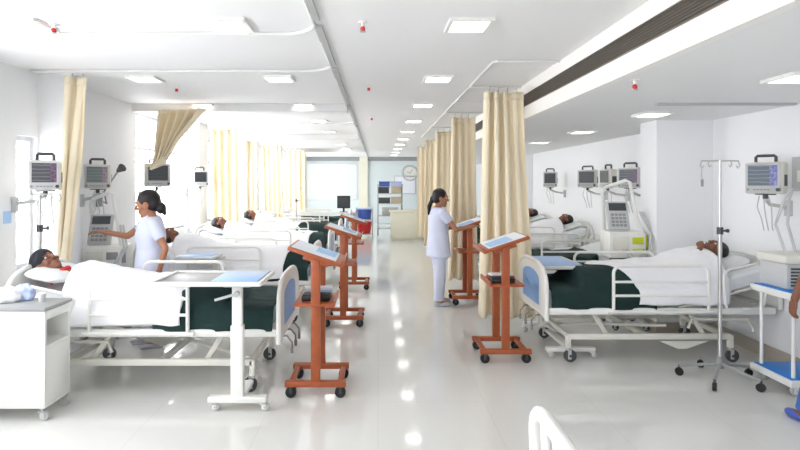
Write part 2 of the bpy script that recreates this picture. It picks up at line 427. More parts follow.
# ------------------------------------------------------------------ hospital bed (x: foot 0 -> head 2.12, y across)
BL=2.12
BS=.27   # slope of the raised back section
def mz(x):
    """mattress top height"""
    return .655 if x<1.2 else .655+(x-1.2)*BS*min(1,(x-1.2)/.15)
def caster(parent,x,y,r=.055,wheel='black',fork='grey',ztop=.14):
    c=MB().cyl((x,y,r*1.5),(x,y,ztop),.012,n=8)
    c.box((x+.012,y-.018,r*1.25),(.03,.005,r*1.5)).box((x+.012,y+.018,r*1.25),(.03,.005,r*1.5)).box((x+.006,y,r*1.95),(.045,.041,.008))
    o=c.build('caster',M[fork],parent)
    MB().cyl((x+.02,y-.013,r),(x+.02,y+.013,r),r,n=16).cyl((x+.02,y-.021,r),(x+.02,y+.021,r),r*.25,n=8).build('wheel',M[wheel],o)
    return o
def end_board(name,x,parent,z0,z1,panel=True):
    w=.46; pts=[(x,-w,z0)]+[(x,-w*1.0+.02*k/6,z0+(z1-.24-z0)*k/6) for k in range(1,7)]
    prof=[]
    n=18
    for i in range(n+1):
        a=PI-PI*i/n; prof.append((w*math.copysign(abs(math.cos(a))**.62,math.cos(a)),z1-.26+.26*math.sin(a)**.75))
    path=[(x,-w,z0)]+[(x,p[0],p[1]) for p in prof]+[(x,w,z0)]
    f=MB().tube(path,.02,10); f.tube([(x,-w,z0+.03),(x,w,z0+.03)],.016,8)
    o=f.build(name,M['white'],parent)
    poly=[(-w+.01,z0+.03)]+[(p[0]*.985,p[1]-.006) for p in prof]+[(w-.01,z0+.03)]
    MB().prism(poly,-.011,.011,lambda a,b,c:V((x+b,a,c))).build('board',M['white'],o)
    if panel:
        q=[(-.27,z0+.1),(-.27,z1-.17)]+[(.27*math.cos(PI-PI*i/10),z1-.17+.085*math.sin(PI*i/10)) for i in range(1,10)]+[(.27,z1-.17),(.27,z0+.1)]
        MB().prism(q,-.015,.015,lambda a,b,c:V((x+b,a,c))).build('inset_panel',M['bluepanel'],o)
    return o
def make_bed(rails=True,rx=.60):
    t=thing('hospital_bed','x','bed',(0,0,0))
    # chassis
    c=MB()
    for y in (-.38,.38):
        c.b2(.22,1.72,y-.02,y+.02,.21,.262,.006)
        c.b2(.2,.245,y-.02,y+.02,.13,.25,.005); c.b2(1.695,1.74,y-.02,y+.02,.13,.25,.005)
    for x in (.24,.95,1.70): c.b2(x-.02,x+.02,-.38,.38,.215,.255)
    c.build('chassis',M['ivory'],t)
    for x in (.222,1.717):
        for y in (-.38,.38): caster(t,x,y,.058,'dgrey','lgrey',.15)
    # platform
    p=MB()
    for y in (-.445,.445): p.b2(.02,2.08,y-.02,y+.02,.455,.515,.008)
    for x in (.04,.62,1.2,2.06): p.b2(x-.02,x+.02,-.44,.44,.46,.505)
    for k in range(12): p.b2(.1+.09*k,.16+.09*k,-.43,.43,.5,.51)
    p.build('platform_frame',M['white'],t)
    q=MB()
    R=Matrix.Rotation(-math.atan(BS),3,'Y')
    q.box((1.64,0,mz(1.64)-.15),(.86,.86,.02),R); q.build('backrest_deck',M['ivory'],t)
    # lift arms and inner linkages
    for y in (-.33,.33):
        MB().box((.52,y,.365),(.3,.022,.04),Matrix.Rotation(1.0,3,'Y'),.004).build('lift_arm',M['ivory'],t)
        MB().box((1.42,y,.365),(.3,.022,.04),Matrix.Rotation(1.0,3,'Y'),.004).build('lift_arm',M['ivory'],t)
        MB().tube([(1.35,y*1.05,.3),(1.38,y*1.05,.385),(1.9,y*1.05,.385),(1.95,y*1.05,.3),(1.95,y*1.05,.27)],.014,8).build('linkage_tube',M['ivory'],t)
    MB().cyl((.12,0,.38),(1.0,.0,.38),.022).cyl((1.0,0,.38),(1.45,0,.33),.015).build('actuator',M['lgrey'],t)
    MB().prism([(1.05,.2),(1.5,.2),(1.3,.13),(1.22,.13)],-.41,-.405).build('gusset_plate',M['ivory'],t)
    MB().tube([(.18,.25,.2),(1.2,-.25,.3)],.014,8).build('cross_brace',M['ivory'],t)
    for y in (-.2,.0,.2):
        MB().tube([(.1,y,.39),(-.02,y,.39),(-.06,y,.34),(-.06,y,.3)],.009,8).cyl((-.06,y,.3),(-.06,y,.25),.014,n=8).build('crank_handle',M['grey'],t)
    end_board('footboard',0,t,.40,.90)
    end_board('headboard',BL,t,.5,.96,False)
    # mattress
    def mt(u,v):
        return None
    mb=MB(); n=26
    top=[(.05+(2.04-.05)*i/n) for i in range(n+1)]
    poly=[(x,mz(x)) for x in top]+[(x,mz(x)-.135) for x in reversed(top)]
    mb.prism(poly,-.425,.425); o=mb.build('mattress',M['mattress'],t,30)
    bv=o.modifiers.new('b','BEVEL'); bv.width=.025; bv.segments=3; bv.limit_method='ANGLE'; bv.angle_limit=1.0
    if rails:
        for y in (-.478,.478):
            x0,x1,z0,z1=rx,1.46,.50,.90
            path=[(x0,y,z0)]+[(x0,y,z1-.07)]+arc((x0+.07,z1-.07),.07,180,90,5,'xz',y)[1:]+arc((x1-.07,z1-.07),.07,90,0,5,'xz',y)+[(x1,y,z0)]
            r=MB().tube(path,.015,8)
            for z in (.63,.755): r.tube([(x0,y,z),(x1,y,z)],.012,8)
            r.tube([(x0-.05,y,.485),(x1+.05,y,.485)],.016,8); r.build('side_rail',M['white'],t)
            s=1 if y>0 else -1
            zz=.62
            dz=(BS-.27)*.6; path=[(1.62,y,.52),(1.60,y,.74+dz)]+arc((1.67,.80+dz),.07,180,90,4,'xz',y)+[(1.95,y,.93+dz)]+arc((1.97,.86+dz),.07,80,-20,5,'xz',y)+[(1.97,y,.62)]+arc((1.88,.60),.09,0,-90,5,'xz',y)[1:]+[(1.76,y,.51)]
            MB().tube(path,.013,8).build('backrest_rail',M['white'],t)
    return t
# bed linen --------------------------------------------------------
def lprof(x,hx=1.84,ls=1.0):
    """height of a lying body under the linen along the bed"""
    hp=hx-.82; f=lambda d: hp-d*ls
    ks=[(-9,0),(f(.98),0),(f(.86),.155),(f(.72),.155),(f(.4),.17),(f(.05),.18),(hp+.13,.195),(hx-.34,.21),(hx-.14,.19),(hx,.12),(9,.1)]
    for (a,b),(c,d) in zip(ks[:-1],ks[1:]):
        if x<=c:
            f=(x-a)/(c-a); f=f*f*(3-2*f); return b+(d-b)*max(0,f)
    return ks[-1][1]
def drape(name,m,xf,xh,edge_bow,zhem,lift,seed,amp=.010,body=True,thick=.008,hem_var=.02,hx=1.84,py=.05,ls=1.0):
    """linen over the bed. xf,xh: foot and head limits; the profile runs side hem -> top -> side hem"""
    W=.437+lift; nu,nv=64,46
    def fn(u,v):
        s=(u-.5)*2; a=abs(s); sg=-1 if s<0 else 1
        side=.30
        bow=edge_bow*(1-(1-min(1,a*1.25))**2)
        x=(xf+bow)+(xh-(xf+bow))*v
        x+=.012*noise.noise(V((s*2,v*2,seed)))
        zt=mz(x)+.012+lift
        if a<1-side:
            q=a/(1-side); y=sg*W*q
            b=0
            if body:
                k=min(1,abs(y-py)/(.40 if (y-py)*py<0 or abs(py)<.03 else .40-abs(py)*.5)); b=lprof(x,hx,ls)*max(0,(1-k**3.2))
            z=zt+b-.03*max(0,(q-.9)/.1)**2*.6
        else:
            q=(a-(1-side))/side; y=sg*(W+.012*math.sin(q*PI)+.012*q)
            hem=zhem+hem_var*noise.noise(V((x*2.3,sg*3,seed+5)))
            z=zt-.018+(hem-zt+.018)*q
            y+=sg*.012*q*math.sin(x*16+seed+sg)
        z+=amp*noise.noise(V((x*6,y*5+a*2,seed)))+amp*.6*noise.noise(V((x*14+y*4,y*9,seed+3)))*(1 if a<1-side else .3)+amp*.3
        return V((x,y,z))
    o=MB().grid(fn,nu,nv).build(name,m,None,180)
    md=o.modifiers.new('th','SOLIDIFY'); md.thickness=thick; md.offset=1
    return o
def pillow_mesh(m):
    mb=MB(); n,k=28,16
    def fn(u,v):
        return V((0,0,0))
    vs=[];F=[]
    for j in range(k+1):
        th=PI*j/k
        for i in range(n):
            a=2*PI*i/n; e=.55
            cx=math.copysign(abs(math.cos(a))**e,math.cos(a)); cy=math.copysign(abs(math.sin(a))**e,math.sin(a))
            st=math.sin(th)**.55; ct=math.copysign(abs(math.cos(th))**1.0,math.cos(th))
            vs.append(V((.17*st*cx,.29*st*cy,.05*ct*(1-.28*(st**6)))))
    for j in range(k):
        for i in range(n): F.append((j*n+i,(j+1)*n+i,(j+1)*n+(i+1)%n,j*n+(i+1)%n))
    mb._add(vs,F); o=mb.build('pillow',m,None,180); return o

# ------------------------------------------------------------------ people
def head_parts(mb,F,scale=1.0):
    """skull, jaw, nose, lips, ears in the head frame F (4x4: x right, y face, z crown)"""
    R=F.to_3x3()
    def E(c,r): mb.ell(F@V(c),r,R,16,12)
    E((0,-.012,.03),(.073,.092,.086)); E((0,.022,-.042),(.056,.060,.066)); E((0,.062,-.086),(.024,.02,.02))
    mb.cap(F@V((0,.082,.022)),F@V((0,.1,-.016)),.009,.0135); E((-.011,.09,-.022),(.01,.01,.008)); E((.011,.09,-.022),(.01,.01,.008))
    E((0,.074,.036),(.046,.014,.011)); E((0,.080,-.05),(.023,.010,.007)); E((0,.078,-.06),(.021,.010,.007))
    for s in (-1,1):
        E((s*.074,-.008,-.004),(.011,.022,.032)); E((s*.038,.052,-.02),(.026,.026,.022))
def head_bits(F,parent,skinm):
    for s in (-1,1):
        e=MB().ell(F@V((s*.03,.072,.014)),(.0105,.0105,.0065),F.to_3x3(),12,8); e.mi=1; e.ell(F@V((s*.03,.0785,.014)),(.006,.005,.0055),F.to_3x3(),8,6)
        e.build('eye',[M['eye'],M['black']],parent)
        b=MB().cap(F@V((s*.014,.088,.036)),F@V((s*.046,.076,.038)),.0045,.003); b.build('eyebrow',M['hair'],parent)
def hand(mb,w,d,n,side,curl=.5,sc=1.0):
    """w wrist, d finger direction, n back-of-hand normal, side: +1 thumb towards d x n"""
    w=V(w);d=V(d).normalized();n=V(n);n=(n-d*n.dot(d)).normalized(); x=d.cross(n)*side
    L=[.072,.08,.075,.058]; k0=[]
    for i in range(4):
        o=(1.5-i)*.0185*sc; base=w+x*o*.6+d*.01; kn=w+x*o+d*(.082-.004*abs(i-1))*sc
        mb.cap(base,kn,.0125*sc,.0105*sc)
        a1=.35*curl; a2=1.0*curl; l=L[i]*sc
        p1=kn+(d*math.cos(a1)-n*math.sin(a1))*l*.45; p2=p1+(d*math.cos(a1+a2)-n*math.sin(a1+a2))*l*.33; p3=p2+(d*math.cos(a1+1.7*a2)-n*math.sin(a1+1.7*a2))*l*.26
        mb.cap(kn,p1,.0095*sc,.0088*sc); mb.cap(p1,p2,.0088*sc,.008*sc); mb.cap(p2,p3,.008*sc,.007*sc)
    t0=w+x*.018*sc+d*.022*sc; t1=t0+(d*.62+x*.72-n*.25).normalized()*.042*sc; t2=t1+(d*.85+x*.35-n*.35).normalized()*.032*sc; t3=t2+(d*.95+x*.05-n*.3).normalized()*.024*sc
    mb.cap(t0,t1,.0135*sc,.011*sc); mb.cap(t1,t2,.011*sc,.0095*sc); mb.cap(t2,t3,.0095*sc,.008*sc)

def standing(label,loc,rz,arms,H=1.56,headtilt=0,headturn=0,skin='skin',top='uniform',bottom='uniform',hair='pony',shoe='shoe',hem=.60,stance=.085,sleeve=.55,feet=None,longer=0,girth=1.0,hs=1.0):
    """person facing local +y. arms: {side: (elbow, wrist, hand_dir, back_normal)} in metres for a 1.56 m figure"""
    k=H/1.56
    t=thing('person',label,'person',loc,rz)
    P=lambda x,y,z:V((x*k*girth,y*k*(1 if z<.1 else girth),z*k))
    F=Matrix.Translation(P(0,.03,1.445))@Matrix.Rotation(headturn,4,'Z')@Matrix.Rotation(-headtilt,4,'X')@Matrix.Scale(k*1.0,4)
    b=MB(); Fh=Matrix.Translation(F.to_translation())@F.to_3x3().normalized().to_4x4()@Matrix.Scale(hs,4)
    head_parts(b,Fh)
    b.cap(Fh@V((0,-.015,-.06)),P(0,-.005,1.28),.049*k,.056*k)
    ax=lambda r:V((r*k*girth,0,0)); ay=lambda r:V((0,r*k*girth,0))
    b.loft([(P(0,0,.78),ax(.12),ay(.085)),(P(0,0,.86),ax(.145),ay(.1)),(P(0,0,.99),ax(.115),ay(.082)),(P(0,.005,1.13),ax(.13),ay(.095)),(P(0,0,1.24),ax(.15),ay(.085)),(P(0,-.005,1.31),ax(.10),ay(.06)),(P(0,-.005,1.335),ax(.05),ay(.045))])
    fts=feet or {1:(stance,0.0),-1:(-stance,0.0)}
    for s in (-1,1):
        fx,fy=fts[s]
        b.chain([(P(s*.082,0,.83),.078*k),(P((s*.082+fx)/2,fy*.5+.012,.43),.05*k),(P(fx,fy-.012,.08),.034*k)])
        b.chain([(P(fx,fy-.025,.045),.032*k),(P(fx+s*.012,fy+.12,.03),.024*k)])
        el,wr,hd,nn=arms[s]
        sh=P(s*.158,-.005,1.265)
        b.chain([(sh,.044*k),(P(*el),.034*k),(P(*wr),.024*k)])
        hand(b,P(*wr),hd,nn,-s,.55,.93*k)
    b.blob('body',M[skin],t,.0062,5)
    head_bits(Fh,t,skin)
    h=MB(); R=Fh.to_3x3()
    h.ell(Fh@V((0,-.024,.042)),(.084,.094,.088),R,20,14); h.ell(Fh@V((0,-.05,-.005)),(.078,.066,.07),R,16,12)
    if hair=='bun':
        h.ell(Fh@V((0,-.10,-.055)),(.048,.048,.052),R); h.cap(Fh@V((0,-.115,-.07)),Fh@V((0,-.12,-.115)),.036,.02)
    elif hair=='pony':
        h.ell(Fh@V((0,-.11,-.02)),(.035,.03,.036),R); h.chain([(Fh@V((0,-.11,-.03)),.028),(Fh@V((0,-.135,-.12)),.03),(Fh@V((.0,-.13,-.22)),.016)])
    h.blob('hair',M['hair'],t,.009,3)
    # tunic
    c=MB()
    c.loft([(P(0,.0,hem),ax(.195),ay(.135)),(P(0,0,.78),ax(.178),ay(.128)),(P(0,0,.87),ax(.172),ay(.122)),(P(0,0,1.0),ax(.146),ay(.108)),(P(0,.006,1.13),ax(.156),ay(.118)),(P(0,0,1.23),ax(.172),ay(.103)),(P(0,-.004,1.3),ax(.135),ay(.078)),(P(0,-.006,1.325),ax(.078),ay(.06))],28)
    for s in (-1,1):
        el=P(*arms[s][0]); sh=P(s*.155,-.005,1.258)
        m_=sh.lerp(el,sleeve); m2=sh.lerp(el,min(1,sleeve*1.0)); c.cap(P(s*.1,-.004,1.265),sh,.052*k,.058*k); c.cyl(sh,m2,.058*k,.056*k,16)
        if longer: c.cyl(m2,el,.056*k,.05*k,16)
    c.blob('tunic',M[top],t,.009,3)
    # collar / placket detail
    MB().tube([P(-.055,.028,1.335),P(-.03,.082,1.285),P(0,.104,1.235),P(.03,.082,1.285),P(.055,.028,1.335)],.007*k,8).build('collar',M[top],t)
    l=MB()
    for s in (-1,1):
        fx,fy=fts[s]
        l.chain([(P(s*.078,0,.80),.088*k),(P((s*.08+fx)/2,fy*.5+.008,.44),.074*k)]); l.cyl(P((s*.08+fx)/2,fy*.5+.008,.44),P(fx,fy-.008,.075),.074*k,.072*k,16)
    l.blob('trousers',M[bottom],t,.010,4)
    for s in (-1,1):
        fx,fy=fts[s]; f=MB(); f.ell(P(fx,fy-.02,.034),(.042*k,.06*k,.034*k)); f.ell(P(fx+s*.01,fy+.085,.028),(.043*k,.085*k,.028*k)); f.b2(P(fx-.035,0,0).x,P(fx+.04,0,0).x,P(0,fy-.07,0).y,P(0,fy+.15,0).y,.002,.014,.004)
        f.blob('shoe',M[shoe],t,.007,3)
    return t

def patient(label,kind,py=0.0,hx=1.9,voxel=.008,hand_up=False,hand_out=False,turn=0.0,ls=1.0,prop=0.0,hs=1.0):
    """lying patient in bed coordinates, crown towards +x"""
    t=thing('person',label,'person',(0,0,0))
    th=math.atan(BS)+.12+prop
    zc=mz(hx)+.072+.098+prop*.06
    cr=V((math.cos(th),0,math.sin(th))); fa=V((-math.sin(th),0,math.cos(th)))
    if turn: fa=(fa*math.cos(turn)+V((0,-1,0))*math.sin(turn)).normalized()
    ri=fa.cross(cr)
    F=Matrix((( ri.x,fa.x,cr.x,hx),(ri.y,fa.y,cr.y,py),(ri.z,fa.z,cr.z,zc),(0,0,0,1)))@Matrix.Scale(hs,4)
    skin='skindark' if kind!='light' else 'skin'
    b=MB(); head_parts(b,F)
    q=lambda x,y,h:V((x,py+y,mz(x)+h))
    b.cap(F@V((0,-.015,-.06)),q(hx-.3,0,.10),.05,.055)
    sec=[]
    for (dx,w,hh) in ((-.25,.07,.06),(-.31,.15,.08),(-.42,.16,.095),(-.6,.14,.085),(-.75,.15,.085),(-.84,.12,.07)):
        x=hx+dx; sec.append((q(x,0,.10),V((0,w,0)),V((.0,0,hh*.8))))
    b.loft(sec)
    for s in (-1,1):
        b.chain([(q(hx-.82,s*.08,.10),.07),(q(hx-.82-.38*ls,s*.085,.085),.05),(q(hx-.82-.74*ls,s*.085,.06),.035)]); b.chain([(q(hx-.82-.74*ls,s*.085,.055),.033),(q(hx-.82-.83*ls,s*.11,.10),.024)])
        sh=q(hx-.33,s*.18,.085)
        if s==-1 and hand_up:
            el=q(hx-.46,-.20,.12); wr=V((hx-.19,py-.09,mz(hx)+.20)); b.chain([(sh,.044),(el,.038),(wr,.024)]); hand(b,wr,(.25,.6,.5),(-.5,-.3,.8),1,1.0,.9)
        elif s==-1 and hand_out:
            el=q(hx-.55,-.22,.08); wr=V((hx-.38,py-.42,mz(hx-.4)+.055)); b.chain([(sh,.044),(el,.036),(wr,.026)]); hand(b,wr,(-.9,-.25,-.1),(0,-.1,1),1,.7)
        else:
            b.chain([(sh,.044),(q(hx-.6,s*.19,.075),.036),(q(hx-.82,s*.185,.075),.026)]); hand(b,q(hx-.82,s*.185,.075),(-1,0,-.02),(0,0,1),-s,.5)
    b.blob('body',M[skin],t,voxel,4)
    head_bits(F,t,skin); R=F.to_3x3()
    h=MB()
    h.ell(F@V((0,-.024,.044)),(.084,.094,.088),R,20,14); h.ell(F@V((0,-.045,.0)),(.08,.06,.07),R,16,12)
    if kind=='cap':
        h.ell(F@V((0,-.01,.05)),(.085,.095,.08),R,20,14); h.blob('head_cover',M['cap'],t,.009,3)
    else: h.blob('hair',M['hair'],t,.009,3)
    if kind=='cap':
        sc=MB(); c0=F@V((0,-.01,-.105))
        sc.tube([F@V((.075*math.cos(a*PI/10),-.012+.072*math.sin(a*PI/10),-.122-.02*math.sin(a*PI/10))) for a in range(20)],.026,8,True)
        sc.chain([(F@V((.06,.03,-.12)),.024),(F@V((.09,.03,-.135)),.022),(F@V((.11,.0,-.16)),.016)]); sc.blob('neck_cloth',M['red'],t,.009,3)
    g=MB(); sec=[]
    for (dx,w,hh) in ((-.235,.10,.075),(-.31,.185,.098),(-.42,.19,.11),(-.6,.175,.1),(-.84,.17,.09)):
        x=hx+dx; sec.append((q(x,0,.10),V((0,w,0)),V((0,0,hh*.8))))
    g.loft(sec)
    for s in (-1,1):
        sh=q(hx-.33,s*.175,.085)
        el=q(hx-.46,-.20,.12) if (s==-1 and hand_up) else q(hx-.6,s*.19,.075)
        g.cap(sh,sh.lerp(el,.8),.056,.052)
        if s==-1 and hand_up: g.cap(el,el.lerp(V((hx-.19,py-.09,mz(hx)+.20)),.8),.05,.04)
    g.blob('gown',M['gown'] if kind=='hair' and not hand_up else M['sheet'],t,.011,3)
    return t

# ------------------------------------------------------------------ place beds and their occupants
LW=['nearest bed on the window side','second bed on the window side','third bed on the window side','fourth bed on the window side','fifth bed on the window side','sixth bed on the window side']
RW=['nearest bed on the right-hand wall','second bed on the right-hand wall','third bed on the right-hand wall','fourth bed on the right-hand wall']
bed0=make_bed()
gr0=drape('blanket',M['green'],.05,.92,.0,.50,.004,3,.012,True,.010)
ws0=drape('bed_sheet',M['sheet'],.60,1.68,.26,.545,.022,9,.016,True,.006)
BS=.15
bedflat=make_bed(True,.70)
LIN={('L',0):(drape('blanket',M['green'],.05,.98,.0,.50,.004,13,.012,True,.010,hx=2.02,py=.10,ls=.86),drape('bed_sheet',M['sheet'],.60,1.70,.16,.545,.022,19,.014,True,.006,hx=2.02,py=.10,ls=.86))}
BS=.27
LIN.update({('R',0):(drape('blanket',M['green'],.05,1.0,.0,.50,.004,23,.010,True,.010,hx=1.80,py=-.02,ls=.68),drape('bed_sheet',M['sheet'],.52,1.66,.32,.545,.022,29,.014,True,.006,hx=1.80,py=-.02,ls=.68)),
     ('L',1):(drape('blanket',M['green'],.05,.7,.0,.50,.004,43,.012,True,.010),drape('bed_sheet',M['sheet'],.20,1.68,.14,.53,.022,49,.016,True,.006)),
     ('L',2):(drape('blanket',M['green'],.05,.7,.0,.50,.004,53,.012,True,.010),drape('bed_sheet',M['sheet'],.22,1.68,.12,.53,.022,59,.016,True,.006)),
     ('L',4):(drape('blanket',M['green'],.05,1.35,.0,.50,.004,63,.02,False,.010),None),
     ('L',5):(drape('blanket',M['green'],.05,1.35,.0,.50,.004,73,.02,False,.010),None),
     ('R',1):(drape('blanket',M['green'],.05,1.35,.0,.50,.004,33,.02,False,.010),None)})
pl0=pillow_mesh(M['pillow'])
places=[]
for k in range(6): places.append(('L',k,(-.77,4.57+2.1*k,0),PI,LW[k]))
for k in range(4): places.append(('R',k,(1.53,5.27+2.1*k,0),0,RW[k]))
bl=['white metal hospital bed with arched blue-panelled ends, the ','']
PT={}
BS=.15
PT[('L',0)]=patient('patient in dark cap and red neck cloth lying in the nearest window-side bed','cap',.10,2.02,.0065,turn=-.4,ls=.88,prop=.42,hs=1.1)
BS=.27
PT[('R',0)]=patient('dark-haired patient lying in the nearest right-hand bed, hand raised to the mouth','hair',-.02,1.80,.0065,hand_up=True,turn=.12,ls=.68)
PT[('L',1)]=patient('dark-haired patient in the second window-side bed, just behind the nurse','hair',.05,1.84,.009)
pgen=PT[('L',1)]
PT[('L',2)]=dup(pgen,(0,0,0),0,'dark-haired patient in pale blue gown in the third window-side bed')
PT[('L',3)]=dup(pgen,(0,0,0),0,'patient in the fourth window-side bed, far behind the nurse')
PT[('R',2)]=dup(pgen,(0,0,0),0,'dark-haired patient in the third right-hand bed, seen past the large curtain')
PT[('R',3)]=dup(pgen,(0,0,0),0,'dark-haired patient in the fourth right-hand bed, close to the large curtain edge')
first=True; gused=False; bused=False
for (sd,k,loc,rz,wh) in places:
    lab='white metal bed with arched ends and side rails, the '+wh
    gl='dark green blanket over the foot of the '+wh
    sl='white sheet over the body and middle of the '+wh
    pp='pale pillow at the head of the '+wh
    Mw=Matrix.Translation(loc)@Matrix.Rotation(rz,4,'Z')
    py={('L',0):.10,('R',0):-.02}.get((sd,k),.05)
    hx={('L',0):2.02,('R',0):1.80}.get((sd,k),1.84)
    pr=Mw@V((min(hx+.06,1.94),py*.6,mz(min(hx+.06,1.94))+.036))
    BS=.15 if (sd,k)==('L',0) else .27
    if first: b_,p_=bedflat,pl0; first=False
    elif not bused: b_,p_=bed0,dup(pl0,loc,rz); bused=True
    else: b_,p_=dup(bed0,loc,rz),dup(pl0,loc,rz)
    if (sd,k) in LIN: g_,w_=LIN[(sd,k)]
    elif not gused: g_,w_=gr0,ws0; gused=True
    else: g_,w_=dup(gr0,loc,rz),dup(ws0,loc,rz)
    #b_,g_,w_,p_=dup(bed0,loc,rz),dup(gr0,loc,rz),dup(ws0,loc,rz),dup(pl0,loc,rz)
    for o,l,c,gp in ((b_,lab,'bed','hospital beds in the ward'),(g_,gl,'blanket','green blankets'),(w_,sl,'sheet','white bed sheets'),(p_,pp,'pillow','bed pillows')):
        if o is None: continue
        tag(o,l,c,gp); o.location=loc; o.rotation_euler=(0,0,rz)
    p_.location=pr; p_.rotation_euler=(0,-math.atan(BS)-.05,rz)
    if rz: p_.rotation_mode='ZYX'; p_.rotation_euler=(0,-math.atan(BS)-.05,rz); p_.rotation_mode='XYZ'
    if (sd,k) in PT:
        o=PT[(sd,k)]; o.location=loc; o.rotation_euler=(0,0,rz); o['group']='patients lying in beds'

# ------------------------------------------------------------------ nurses and visitor
arm_fwd={ 1:((.21,.13,1.04),(.17,.37,1.075),(-.1,1,.02),(.15,0,1)), -1:((-.19,.12,1.01),(-.12,.345,1.05),(.1,1,.02),(-.15,0,1))}
standing('nurse in pale uniform with ponytail standing in the aisle, hands on a lectern',(.82,7.2,0),-PI/2+.26,arm_fwd,1.555,.12,-.3,'skin','uniform','uniform','pony',feet={1:(.085,-.03),-1:(-.09,.06)},girth=1.17,hs=1.06,hem=.66)
arm_l={ -1:((-.2,.14,1.06),(-.15,.38,1.02),(.1,1,.05),(-.2,0,1)), 1:((.235,-.07,1.02),(.235,-.02,.80),(0,.25,-1),(1,0,.1))}
# facing the window (-X): right arm (local +x) is on the far side, left arm (local -x) on the near side
arm_n={ 1:((.18,.17,1.11),(.13,.345,1.165),(-.1,1,.1),(.2,-.1,1)), -1:((-.225,-.09,1.02),(-.215,-.05,.81),(0,.2,-1),(-1,0,.1))}
standing('nurse in pale uniform with tied-back hair reaching to the machine behind the nearest window-side bed',(-2.31,5.40,0),PI/2+.45,arm_n,1.545,.25,-.3,'skin','uniform','uniform','bun',feet={1:(.08,.03),-1:(-.08,-.04)},sleeve=.62,girth=1.28,hs=1.18)
arm_v={ -1:((-.28,-.01,1.06),(-.325,.05,.83),(-.05,.2,-1),(-1,.1,0)), 1:((.2,-.02,1.02),(.2,.05,.8),(0,.2,-1),(1,0,0))}
standing('visitor in pale shirt standing at the right edge, only arm and shoe in view',(3.17,3.55,0),0,arm_v,1.62,0,0,'skindark','shirt','jeans','short','strongblue' if False else 'bluebin',hem=.72,sleeve=.8,feet={1:(.1,0),-1:(-.22,.08)})

# ------------------------------------------------------------------ lecterns (local +x = high side, away from the aisle)
def make_lectern(two=True):
    t=thing('chart_lectern','x','lectern',(0,0,0))
    for y in (-.2,.2):
        MB().b2(-.235,.235,y-.028,y+.028,.085,.128,.006).build('base_rail',M['wood'],t)
        MB().box((0,y,.595),(.07,.042,.94),None,.005).build('post',M['wood'],t)
    for x in (-.19,.19): MB().b2(x-.022,x+.022,-.172,.172,.088,.118,.004).build('side_rail',M['wood'],t)
    for x in (-.19,.19):
        for y in (-.2,.2):
            c=MB().cyl((x,y,.06),(x,y,.087),.011,n=8).box((x,y-.02,.058),(.022,.004,.05)).box((x,y+.02,.058),(.022,.004,.05)).box((x,y,.082),(.03,.044,.006)).build('caster',M['dgrey'],t)
            MB().cyl((x,y-.015,.043),(x,y+.015,.043),.042,n=18).cyl((x,y-.019,.043),(x,y+.019,.043),.012,n=8).build('wheel',M['black'],c)
    R=Matrix.Rotation(-math.atan(.33),3,'Y')
    MB().box((0,0,1.085),(.44,.5,.028),R,.005).build('desk_top',M['wood'],t)
    MB().box(R@V((-.213,0,.024))+V((0,0,1.085)),(.014,.5,.025),R,.003).build('ledge',M['wood'],t)
    for y in (-.2,.2): MB().box((0,y,1.052),(.2,.03,.035),R,.003).build('bracket',M['wood'],t)
    MB().b2(-.15,.17,-.225,.225,.70,.722,.004).b2(-.15,-.135,-.225,.225,.722,.745).build('shelf',M['wood'],t)
    return t
lec=[((-.48,4.28,0),PI,'orange-brown wooden chart lectern beside the nearest window-side bed'),
     ((-.40,6.28,0),PI,'wooden chart lectern at the foot of the second window-side bed'),
     ((-.37,8.38,0),PI,'wooden chart lectern at the foot of the third window-side bed'),
     ((1.17,5.06,0),0,'orange-brown wooden chart lectern in front of the large cream curtain'),
     ((1.24,7.36,0),0,'wooden chart lectern the aisle nurse is leaning on')]
l0=make_lectern(); R33=Matrix.Rotation(-math.atan(.33),3,'Y')
def sheet(w,h,m,th=.003): return MB().box((0,0,0),(w,h,th)).build('chart_sheet',m)
for i,(loc,rz,lab) in enumerate(lec):
    if i==0: o=l0; o.location=loc; o.rotation_euler=(0,0,rz); tag(o,lab,'lectern','wooden chart lecterns')
    else: o=dup(l0,loc,rz,lab,'wooden chart lecterns')
    short=['beside the nearest window-side bed','of the second window-side bed','of the third window-side bed','before the large cream curtain','used by the aisle nurse'][i]
    Mw=Matrix.Translation(loc)@Matrix.Rotation(rz,4,'Z')
    for (dx,dy,w,h,m,nm,dz) in ((.02,-.0,.36,.44,M['paper'],'large white chart sheet',.0165),((-.06 if i<3 else -.03),-.05,(.16 if i<3 else .22),.26,M['bluepaper'],'smaller light blue chart sheet',.0200)):
        s=sheet(w,h,m); s.location=Mw@(R33@V((dx,dy,dz))+V((0,0,1.085)))
        s.rotation_euler=(Matrix.Rotation(rz,3,'Z')@R33).to_euler()
        tag(s,'%s on the lectern %s'%(nm,short),'paper','chart sheets on lecterns')
def device(loc,rz,label):
    t=thing('recorder_box',label,'device',loc,rz)
    MB().b2(-.11,.11,-.075,.075,0,.045,.01).build('case',M['black'],t); MB().b2(-.08,.03,-.077,-.073,.015,.035).build('display',M['dgrey'],t)
    MB().b2(-.12,.12,-.14,-.085,0,.05,.008).build('folder',M['lgrey'],t) if False else None
    return t
device((-.49,4.22,.722),PI,'black box lying on the shelf of the nearest left lectern')
t=thing('paper_stack','stack of pale folders on the shelf of the nearest left lectern','folders',(-.50,4.42,.722),.1)
for k,(w,h) in enumerate(((.24,.13),(.22,.12),(.23,.125))): MB().box((0.004*k,0,.012+.022*k),(w,h,.02),Matrix.Rotation(.05*k,3,'Z'),.003).build('folder',[M['lgrey'],M['bluepaper'],M['paper']][k],t)
device((1.16,4.98,.722),0,'black box lying on the shelf of the right-hand lectern')
